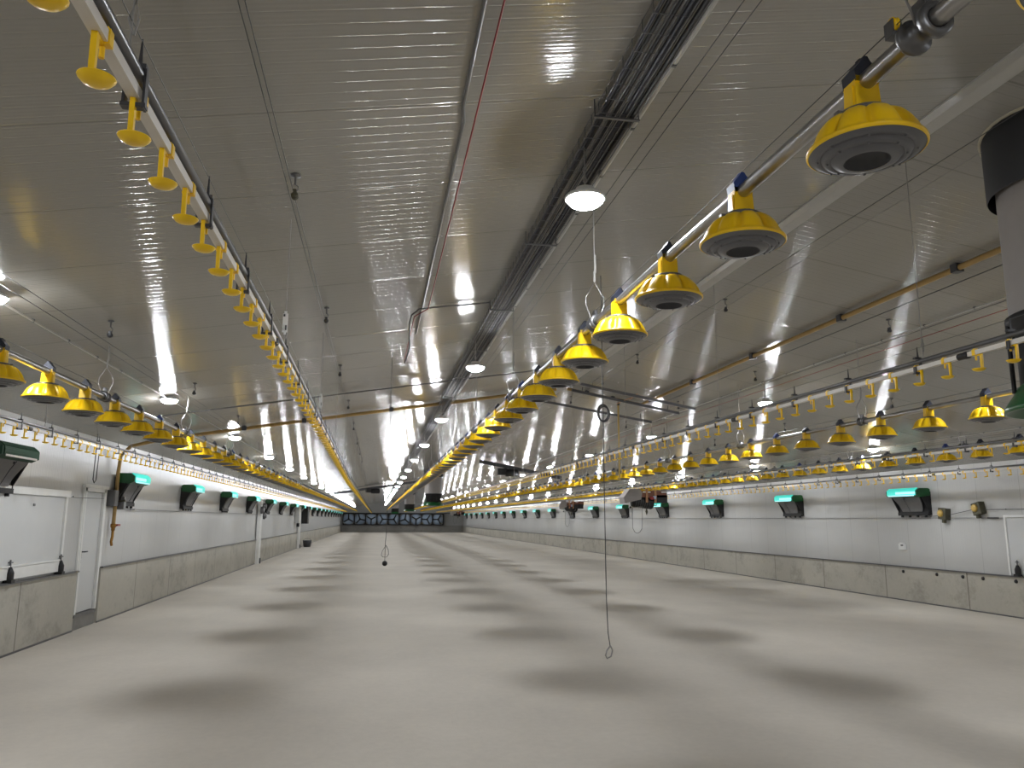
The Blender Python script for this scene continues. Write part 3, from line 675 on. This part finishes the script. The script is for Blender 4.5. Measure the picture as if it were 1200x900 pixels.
# junction box on the gas downpipe and black one beside it
t_ = thing('junction_box', 'grey junction box on the wall between the narrow door and the gas pipe', 'junction box', (XL, 13.83, 1.97))
MB().box((0.06, 0, 0), (0.12, 0.20, 0.26)).build('body', M['greymetal'], t_); MB().box((0.123, 0, 0), (0.012, 0.17, 0.23)).build('lid', M['flap'], t_)
t_ = thing('solenoid_valve', 'dark solenoid valve block clamped on the gas downpipe', 'valve', (XL+0.08, 14.05, 1.88))
MB().box((0.05, 0, -0.03), (0.14, 0.12, 0.12)).box((0.08, 0.02, 0.07), (0.06, 0.07, 0.10)).build('body', M['greymetal'], t_); MB().tube([(0.0, 0, 0.03), (0.12, 0, 0.06)], 0.02, 8).build('coil', M['olive'], t_)

# ------------------------------------------------------------------ grey steel bars hung under the right slope
def bar(x0, x1, y, drop, label, w=0.05):
    t_ = thing('steel_bar', label, 'steel bar', (x0, y, cz(x0)-drop), 0, 'grey steel bars under the right slope')
    v = Vector((x1-x0, 0, cz(x1)-cz(x0))); L = v.length
    R = Matrix.Rotation(math.atan2(-v.z, v.x), 3, 'Y')
    b = MB(); b.box(v/2, (L, w, 0.012), 0, R).box(v/2+R @ Vector((0, w/2, 0.02)), (L, 0.006, 0.045), 0, R).box(v/2+R @ Vector((0, -w/2, 0.02)), (L, 0.006, 0.045), 0, R); b.build('channel', M['greymetal'], t_)
    for q in (0.1, 0.9): MB().tube([v*q, v*q+Vector((0, 0, drop-0.01))], 0.006, 6).build('fixing_rod', M['wire'], t_)
bar(3.45, 5.55, 12.85, 0.13, 'grey steel bar across the right slope, nearest of the three')
bar(3.45, 5.50, 13.50, 0.13, 'grey steel bar across the right slope, middle of the three')
bar(3.20, 5.42, 14.75, 0.16, 'grey steel bar across the right slope, furthest of the three')
o = MB().tube([(-3.4, 11.5, cz(-3.4)-0.035), (3.2, 11.5, cz(3.2)-0.035)], 0.010, 8).build('cross_rod', M['greymetal']); tag(o, 'thin grey rod crossing the left ceiling slope just before the yellow gas pipe', 'rod')
# dark beam across the far ceiling with winch motors
def far_beam(x0, x1, y, drop, label, mx):
    t_ = thing('winch_beam', label, 'beam', (x0, y, cz(x0)-drop), 0, 'dark beams across the far ceiling')
    v = Vector((x1-x0, 0, cz(x1)-cz(x0)-0.02)); R = Matrix.Rotation(math.atan2(-v.z, v.x), 3, 'Y')
    MB().box(v/2, (v.length, 0.10, 0.14), 0, R).build('channel', M['pandark'], t_)
    for x in mx:
        k = (x-x0)/(x1-x0); p_ = v*k
        mo = MB(); mo.merge(MB().lathe([(0, -0.26), (0.15, -0.26), (0.15, 0.2), (0.09, 0.26), (0, 0.26)], 14), Matrix.Translation(p_+Vector((0, -0.1, -0.2))) @ Matrix.Rotation(PI/2, 4, 'Y')); mo.box(p_+Vector((-0.4, -0.1, -0.16)), (0.35, 0.22, 0.26)); mo.build('winch_motor', M['black'], t_)
far_beam(-2.5, 2.9, 46.0, 0.12, 'dark beam with a winch motor across the far left ceiling slope', [-0.1])
far_beam(3.9, 7.2, 30.0, 0.12, 'dark beam with winch motors across the far right ceiling slope', [5.2])

# ------------------------------------------------------------------ chimneys
def chimney(x, y, label, bottom=2.29, r=0.42, foam=False):
    t_ = thing('exhaust_chimney', label, 'exhaust chimney', (x, y, bottom), 0, 'round exhaust chimneys hanging from the ceiling')
    top = cz(x)-bottom
    zc_ = lambda rr: top+0.16
    MB().lathe([(r+0.045, top-0.34), (r+0.05, top-0.33), (r+0.05, top+0.14)], 48).build('collar', M['black'], t_)
    MB().lathe([(r, 0.56), (r, top+0.14)], 48).lathe([(r, 0.56), (r-0.03, 0.56)], 48).build('duct', M['chim'], t_)
    lo = MB().lathe([(r-0.04, 0.10), (r-0.02, 0.12), (r-0.02, 0.52), (r+0.025, 0.54), (r+0.025, 0.58), (r, 0.58)], 48)
    for k in range(10):
        a = 2*PI*k/10; lo.tube([(math.cos(a)*(r+0.015), math.sin(a)*(r+0.015), 0.12), (math.cos(a)*(r+0.015), math.sin(a)*(r+0.015), 0.56)], 0.013, 8)
    lo.build('fan_casing', M['black'], t_)
    MB().lathe([(r-0.035, 0.18), (r-0.01, 0.16), (r+0.02, 0.11), (r+0.075, 0.03), (r+0.08, 0.0), (r+0.06, 0.0), (r-0.04, 0.10)], 48).build('bell_mouth', M['green'], t_)
    if foam:
        pts = [((r+0.055)*math.cos(2*PI*k/40), (r+0.055)*math.sin(2*PI*k/40), cz(x+(r+0.055)*math.cos(2*PI*k/40))-bottom) for k in range(40)]
        MB().tube(pts, 0.012, 6, closed=True).build('foam_seal', M['foam'], t_)
    for s in (-1, 1): MB().box((s*0.05-0.12, -r-0.06, top-0.27), (0.02, 0.02, 0.02)).build('bolt', M['galv'], t_)
chimney(4.13, 3.74, 'large grey exhaust chimney with black collar and green mouth at the right frame edge', foam=True)
chimney(2.70, 38.0, 'grey and black exhaust chimney with green mouth far off in the middle')
chimney(2.72, 66.0, 'distant small exhaust chimney behind the larger far one')
chimney(2.15, 93.0, 'tiny dark exhaust chimney close to the end wall fans')

# ------------------------------------------------------------------ wall air inlets
def inlet_proto(sx):
    t_ = thing('air_inlet', '', 'air inlet', (0, 0, 0))
    L = 0.46
    f = MB(); f.box((0.03*sx, 0, 0.22), (0.06, 2*L-0.06, 0.46))
    for s in (-1, 1):
        poly = [(0, -0.02), (0.07*sx, -0.02), (0.07*sx, 0.06), (0.22*sx, 0.36), (0.22*sx, 0.42), (0, 0.45)]
        f.prism(poly, s*L-0.012, s*L+0.012)
    f.box((0.06*sx, 0, 0.0), (0.05, 2*L, 0.06))
    for y in (-0.36, -0.12, 0.12, 0.36): f.box((0.06*sx, y, -0.04), (0.04, 0.035, 0.05))
    f.build('frame', M['black'], t_)
    fl = MB(); n = 8; vs = []; fs = []
    for k in range(n+1):
        a = k/n; px = 0.09+0.17*a**1.6; pz = 0.05+0.32*a
        ye = 0.30+0.13*a
        vs += [(px*sx, -ye, pz), (px*sx, ye, pz), ((px-0.02)*sx, -ye, pz), ((px-0.02)*sx, ye, pz)]
    for k in range(n):
        b = 4*k; fs += [(b, b+1, b+5, b+4), (b+2, b+6, b+7, b+3), (b, b+4, b+6, b+2), (b+1, b+3, b+7, b+5)]
    fs += [(0, 2, 3, 1), (4*n, 4*n+1, 4*n+3, 4*n+2)]
    fl.add(vs, fs, 0, False); fl.build('flap', M['flap'], t_)
    MB().tube([(0.12*sx, 0.02, 0.06), (0.20*sx, 0.02, 0.22), (0.27*sx, 0.02, 0.33)], 0.005, 6).box((0.25*sx, 0.02, 0.31), (0.02, 0.04, 0.025)).build('pull_rod', M['pandark'], t_)
    hx = [(0.02, 0.37), (0.24, 0.34), (0.32, 0.38), (0.32, 0.47), (0.26, 0.52), (0.06, 0.52), (0.02, 0.50)]
    hd = MB(); hd.prism([(a*sx, b) for a, b in hx], -L-0.02, L+0.02); hd.build('hood', M['green'], t_)
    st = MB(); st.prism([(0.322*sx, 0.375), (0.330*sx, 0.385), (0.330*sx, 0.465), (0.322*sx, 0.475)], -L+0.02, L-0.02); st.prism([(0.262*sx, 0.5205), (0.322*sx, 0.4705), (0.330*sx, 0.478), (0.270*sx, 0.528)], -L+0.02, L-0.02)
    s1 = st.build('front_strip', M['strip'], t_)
    s2 = MB().prism([(0.331*sx, 0.40), (0.334*sx, 0.405), (0.334*sx, 0.445), (0.331*sx, 0.45)], -L+0.02, L*0.35).prism([(0.325*sx, 0.36), (0.331*sx, 0.365), (0.331*sx, 0.384), (0.325*sx, 0.38)], -L+0.06, L-0.06, 1).build('sheen_strip', [M['sheenwhite'], M['sheenwhite']], s1)  # highlight on the hood front, painted with glowing strips
    return t_, [(c_, kids(c_)) for c_ in kids(t_)]
for side, sx, x, y, dy, z in (('left', 1, XL, 14.52, 4.55, 1.88), ('right', -1, XR, 14.5, 4.78, 1.79)):
    P, K = inlet_proto(sx); n = 0; first = True
    while y < Y1-3:
        n += 1
        lab = 'black air inlet with green hood on the %s wall, %s from the camera' % (side, ordinal(n+(1 if side == 'left' else 0)) if (n > 1 or side == 'left') else 'nearest')
        if first: P.location = (x, y, z); P['label'] = lab; P['group'] = 'air inlets on the %s wall' % side; first = False
        else: dup(P, (x, y, z), lab, 'air inlets on the %s wall' % side, None, K)
        y += dy
    if side == 'left':        # the nearest left inlet is dark green, without the painted lamp sheen
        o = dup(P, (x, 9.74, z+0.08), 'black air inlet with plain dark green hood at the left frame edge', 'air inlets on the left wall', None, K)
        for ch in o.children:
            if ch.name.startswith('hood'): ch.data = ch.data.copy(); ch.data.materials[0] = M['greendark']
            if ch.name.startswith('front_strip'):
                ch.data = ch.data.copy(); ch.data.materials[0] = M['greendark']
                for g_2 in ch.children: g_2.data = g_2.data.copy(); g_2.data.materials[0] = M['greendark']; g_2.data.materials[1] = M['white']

# ------------------------------------------------------------------ gas heaters hanging on the right
def heater(x, y, z, label, rz=0.0, s=1.0):
    t_ = thing('gas_heater', label, 'heater', (x, y, z), rz, 'gas heaters hanging on the right')
    hd = MB(); hd.prism([(-0.62, -0.02), (-0.10, 0.10), (-0.06, 0.30), (-0.12, 0.42), (-0.46, 0.42), (-0.66, 0.16)], -0.25, 0.25); hd.build('air_hood', M['chim'], t_)
    MB().merge(MB().lathe([(0, -0.34), (0.17, -0.34), (0.19, -0.30), (0.19, 0.30), (0.16, 0.34), (0, 0.34)], 20), Matrix.Translation((0.02, 0, 0.03)) @ Matrix.Rotation(PI/2+0.12, 4, 'Y')).build('fan_drum', M['black'], t_)
    for k in range(7): MB().merge(MB().lathe([(0.192, -0.012), (0.20, 0.0), (0.192, 0.012)], 16), Matrix.Translation((-0.22+0.07*k, 0, 0.055-0.008*k)) @ Matrix.Rotation(PI/2+0.12, 4, 'Y')).build('drum_rib', M['pandark'], t_)
    MB().box((0.32, 0, 0.27), (0.86, 0.4, 0.20)).build('burner_housing', M['brown'], t_)
    MB().box((0.60, -0.02, 0.12), (0.34, 0.36, 0.24)).build('end_box', M['black'], t_)
    for q in (0.10, 0.38): MB().box((q, -0.21, 0.22), (0.07, 0.02, 0.42)).build('strap', M['tan'], t_)
    MB().box((0.10, -0.20, 0.33), (0.25, 0.02, 0.035)).box((0.66, -0.21, 0.33), (0.16, 0.02, 0.03)).build('name_plate', M['white'], t_)
    MB().lathe([(0, -0.05), (0.07, -0.03), (0.07, 0.03), (0, 0.05)], 12, (0.25, -0.26, 0.14)).build('gas_regulator', M['valvered'], t_)
    MB().box((0.33, -0.27, 0.16), (0.09, 0.05, 0.10)).build('control_box', M['bladeblue'], t_)
    MB().tube([(-0.45, -0.1, -0.16), (0.45, -0.1, -0.08)], 0.012, 8).tube([(-0.45, -0.1, -0.16), (-0.45, -0.1, 0.1)], 0.01, 6).tube([(0.45, -0.1, -0.08), (0.40, -0.1, 0.15)], 0.01, 6).build('cradle', M['galv'], t_)
    MB().tube([(-0.02, -0.1, -0.14), (-0.03, -0.1, -0.55), (-0.05, -0.1, -0.80), (-0.12, -0.1, -0.90), (-0.20, -0.1, -0.93), (-0.28, -0.1, -0.90), (-0.34, -0.1, -0.78), (-0.35, -0.1, -0.45), (-0.34, -0.1, -0.12)], 0.007, 6).build('power_cord', M['wire'], t_)
    MB().lathe([(0, 0.12), (0.045, 0.0), (0, -0.12)], 4, (0.12, -0.1, -0.27), 0, None, False).tube([(0.12, -0.1, -0.15), (0.12, -0.1, -0.10)], 0.005, 6).build('hanging_tag', M['olive'], t_)
    MB().lathe([(0, -0.04), (0.04, 0), (0, 0.04)], 10, (-0.42, -0.15, -0.14)).build('sensor', M['black'], t_)
    t_.scale = (s, s, s)
    zt_ = (cz(x)-z)/s
    for q in (-0.4, 0.5): MB().tube([(q, 0, 0.34), (q, 0, zt_-0.03)], 0.004, 5).build('suspension_cord', M['greywire'], t_)
heater(7.02, 20.0, 2.10, 'gas heater with grey hood and black drum hanging in front of the right wall', 0.0, 0.86)
heater(8.10, 32.0, 2.10, 'second gas heater further off, seen nearly end on below the outer feed line', -1.05, 0.8)
heater(8.15, 80.0, 2.10, 'third gas heater, tiny in the distance near the right wall')

# ------------------------------------------------------------------ hanging cord with hook and coil, sensor ball
t_ = thing('hanging_hook', 'thin dark cord hanging from the ceiling to a small hook right of centre', 'cord', (1.98, 6.62, 0.0))
zt_ = cz(1.98)
MB().tube([(-0.0, 0, zt_-0.02), (0.0, 0, 2.0), (0.003, 0, 1.0), (0.012, 0, 0.70), (0.030, 0, 0.58)], 0.0042, 6).build('cord', M['wire'], t_)
MB().tube([(0.034, 0, 0.585), (0.05, 0, 0.55), (0.035, 0, 0.50), (0.0, 0, 0.485), (-0.012, 0, 0.51), (0.0, 0, 0.55), (0.028, 0, 0.585)], 0.0065, 6).build('hook', M['galv'], t_)
MB().tube([(0.006+0.05*math.cos(a*PI/10), 0.02, 2.60+0.075*math.sin(a*PI/10)) for a in range(20)], 0.009, 6, closed=True).build('cord_coil', M['pandark'], t_)
MB().tube([(0.006+0.05*math.cos(a*PI/10), -0.01, 2.585+0.07*math.sin(a*PI/10)) for a in range(20)], 0.007, 6, closed=True).build('cord_coil', M['pandark'], t_)
t_ = thing('sensor_ball', 'small black sensor ball hanging on a thin wire left of centre', 'sensor', (0.11, 9.0, 1.155))
MB().lathe([(0, 0.03), (0.018, 0.025), (0.027, 0.012), (0.03, 0), (0.027, -0.012), (0.018, -0.025), (0, -0.03)], 16).build('ball', M['black'], t_)
MB().tube([(0, 0, 0.02), (0, 0, 0.08), (0, 0, 0.22), (0.01, 0, 0.4), (0.01, 0, cz(0.1)-1.155-0.02)], 0.0035, 6).build('wire', M['wire'], t_)
MB().tube([(0.01, 0, 0.20), (-0.03, 0, 0.14), (-0.04, 0, 0.09), (-0.025, 0, 0.07), (0.02, 0, 0.07), (0.04, 0, 0.10), (0.035, 0, 0.15), (0.01, 0, 0.20)], 0.0035, 6).build('wire_loop', M['wire'], t_)

# ------------------------------------------------------------------ things on the left wall further down
def post(y, label, extra):
    t_ = thing('wall_post', label, 'post', (XL, y, 0), 0, 'white posts against the left wall')
    MB().box((0.10, 0, 1.15), (0.12, 0.42, 2.30)).build('cover', M['white'], t_)
    MB().box((0.17, 0.12, 0.10), (0.06, 0.12, 0.20)).build('foot', M['pandark'], t_)
    for dy, z in extra:
        MB().merge(MB().lathe([(0, 0.0), (0.13, 0.0), (0.14, 0.05), (0.08, 0.12), (0, 0.12)], 16), Matrix.Translation((0.16, dy, z)) @ Matrix.Rotation(PI/2, 4, 'Y')).build('round_fitting', M['greymetal'], t_)
post(30.3, 'white pipe cover on the left wall with two round grey fittings, nearer post', [(-0.25, 1.95), (0.35, 2.1), (0.45, 1.75)])
post(45.6, 'white pipe cover on the left wall beside a control cabinet, further post', [])
t_ = thing('control_cabinet', 'tall pale control cabinet on the left wall before a black panel', 'cabinet', (XL+0.01, 44.2, 1.5))
MB().box((0.12, 0, 0.35), (0.24, 0.9, 0.9)).build('body', M['trimwhite'], t_); MB().box((0.15, -0.47, 0.35), (0.2, 0.03, 0.85)).build('side_panel', M['flapdark'], t_); MB().box((0.15, 0.1, -0.2), (0.14, 0.3, 0.2)).build('connector', M['black'], t_)
t_ = thing('black_panel', 'tall black panel box hanging on the left wall beyond the control cabinet', 'box', (XL+0.01, 48.2, 1.45))
MB().box((0.18, 0, 0.4), (0.36, 0.9, 1.0)).build('body', M['black'], t_)
for k in range(5): MB().box((0.365, 0, 0.05+0.16*k), (0.02, 0.8, 0.05)).build('louvre', M['pandark'], t_)
t_ = thing('bucket', 'dark bucket on the floor against the left plinth', 'bucket', (XL+0.42, 47.6, 0.0))
MB().lathe([(0, 0.0), (0.20, 0.0), (0.26, 0.38), (0.25, 0.38), (0.2, 0.03), (0, 0.03)], 20).build('body', M['pandark'], t_); MB().tube([(-0.26, 0, 0.36), (-0.15, 0, 0.46), (0.15, 0, 0.46), (0.26, 0, 0.36)], 0.01, 6).build('handle', M['wire'], t_)

# pull rod along the walls under the inlets
for sx, x, z, y0 in ((1, XL, 1.80, 14.8), (-1, XR, 1.71, 12.2)):
    t_ = thing('pull_rod', 'thin rod along the %s wall linking the bottoms of the air inlets' % ('left' if sx > 0 else 'right'), 'rod', (x+0.04*sx, y0, z))
    MB().tube([(0, 0, 0), (0, 80, 0)], 0.006, 6).build('rod', M['greymetal'], t_)
    MB().tube([(0.0, 0.1, 0), (0, 0.35, 0)], 0.014, 8).build('turnbuckle', M['pandark'], t_)
run('pull_rod', [(XL+0.04, 9.0, 1.97), (XL+0.04, 12.3, 1.94), (XL+0.04, 13.5, 1.955)], 0.005, 'greymetal', 'thin wire on the left wall running to the top of the narrow door', 'wire', [(XL+0.04, 12.2, 1.95)])
# chain loop on the left wall in front of the hatch
o = MB().tube([(XL+0.15, 12.62, cz(XL+0.15)-0.005), (XL+0.15, 12.60, 2.22), (XL+0.15, 12.66, 2.17), (XL+0.15, 12.73, 2.22), (XL+0.15, 12.75, 2.62)], 0.007, 6).build('cord_loop', M['wire']); tag(o, 'dark hanging cord loop above the narrow white door', 'cord')

# right wall fittings
def corner_block(y, z, rot, label):
    t_ = thing('cable_reel', label, 'wall fitting', (XR, y, z), 0, 'olive fittings on the right wall'); R = Matrix.Rotation(rot, 3, 'X')
    MB().box((-0.06, 0, 0), (0.12, 0.20, 0.22), 0, R).box((-0.06, 0.02, -0.14), (0.06, 0.06, 0.07), 0, R).build('body', M['olive'], t_)
    MB().merge(MB().lathe([(0, 0), (0.075, 0), (0.06, 0.03), (0.02, 0.03), (0, 0.05)], 14), Matrix.Translation((-0.12, 0.03, 0.01)) @ Matrix.Rotation(-PI/2, 4, 'Y')).build('wheel', M['gaspole'], t_)
corner_block(13.62, 1.79, 0.12, 'small olive block with a pale wheel on the right wall, left of two')
corner_block(12.72, 1.88, -0.22, 'small olive block with a pale wheel on the right wall, right of two')
run('pull_wire', [(XR-0.05, 14.3, 1.73), (XR-0.05, 13.5, 1.77), (XR-0.05, 12.9, 1.86), (XR-0.05, 11.2, 1.86)], 0.006, 'wire', 'dark wire linking the two olive blocks on the right wall', 'wire', [(XR-0.05, 12.1, 1.86)])
t_ = thing('wall_socket', 'small white vent cover low on the right wall', 'vent cover', (XR, 15.0, 1.11))
MB().box((-0.02, 0, 0), (0.04, 0.20, 0.12)).box((-0.02, 0, 0.07), (0.04, 0.13, 0.03)).build('cover', M['white'], t_); MB().box((-0.042, -0.02, 0.03), (0.01, 0.07, 0.03)).build('slot', M['greymetal'], t_)
# dark bolts in the right plinth
for i, y in enumerate((15.0, 14.0, 13.3, 12.8, 12.05)):
    o = MB().merge(MB().lathe([(0, 0), (0.035, 0), (0.03, 0.02), (0, 0.025)], 10), Matrix.Rotation(-PI/2, 4, 'Y')).build('anchor_bolt', M['black'], None, (XR-0.04, y, 0.60+0.005*i))
    tag(o, 'dark round plug near the top of the right plinth, %s from the right frame edge' % ordinal(5-i), 'plug', 'dark plugs in the right plinth')

# ------------------------------------------------------------------ end wall fans
fan0 = None
for k in range(9):
    x = -3.42+1.40*k; lab = 'square black framed fan with pale blue panels, %s from the left in the row' % ordinal(k+1)
    if fan0 is None:
        fan0 = thing('wall_fan', lab, 'fan', (x, Y1-0.02, 1.60), 0, 'fans in the far end wall')
        f = MB(); s = 0.68
        for a, b, c1, c2 in ((-s, 0, 0.10, 2*s), (s, 0, 0.10, 2*s), (0, -s, 2*s, 0.10), (0, s, 2*s, 0.10)): f.box((a, -0.15, b), (c1, 0.34, c2))
        for a, b in ((-1, -1), (1, -1), (1, 1), (-1, 1)): f.prism([(a*s, b*s), (a*(s-0.24), b*s), (a*s, b*(s-0.24))], -0.27, -0.12)
        f.build('housing', M['black'], fan0)
        MB().lathe([(0, -0.02), (0.67, -0.02), (0.67, 0.02), (0, 0.02)], 24, (0, 0, 0)).build('tmp', M['bladeblue'], fan0)
        tmp = [c_ for c_ in kids(fan0) if c_.name.startswith('tmp')][0]; tmp.name = 'shutter'; tmp.data.name = 'shutter'; tmp.rotation_euler = (PI/2, 0, 0); tmp.location = (0, -0.12, 0)
        sp = MB()
        for a in (0, 2*PI/3, 4*PI/3):
            R = Matrix.Rotation(a, 3, 'Y'); sp.box(R @ Vector((0.31, -0.22, 0)), (0.66, 0.05, 0.15), 0, R)
        sp.merge(MB().lathe([(0, -0.06), (0.13, -0.06), (0.13, 0.06), (0, 0.06)], 16), Matrix.Translation((0, -0.24, 0)) @ Matrix.Rotation(PI/2, 4, 'X'))
        spk = sp.build('spokes', M['black'], fan0); FK = [(c_, []) for c_ in kids(fan0)]
        spk.rotation_euler = (0, 0.5, 0)
    else:
        o = dup(fan0, (x, Y1-0.02, 1.60), lab, 'fans in the far end wall', None, FK)
        for ch in o.children:
            if ch.name.startswith('spokes'): ch.rotation_euler = (0, [0.5, 0.2, 1.6, 0.0, 1.0, 0.7, 1.6, 1.1, 1.05][k], 0)
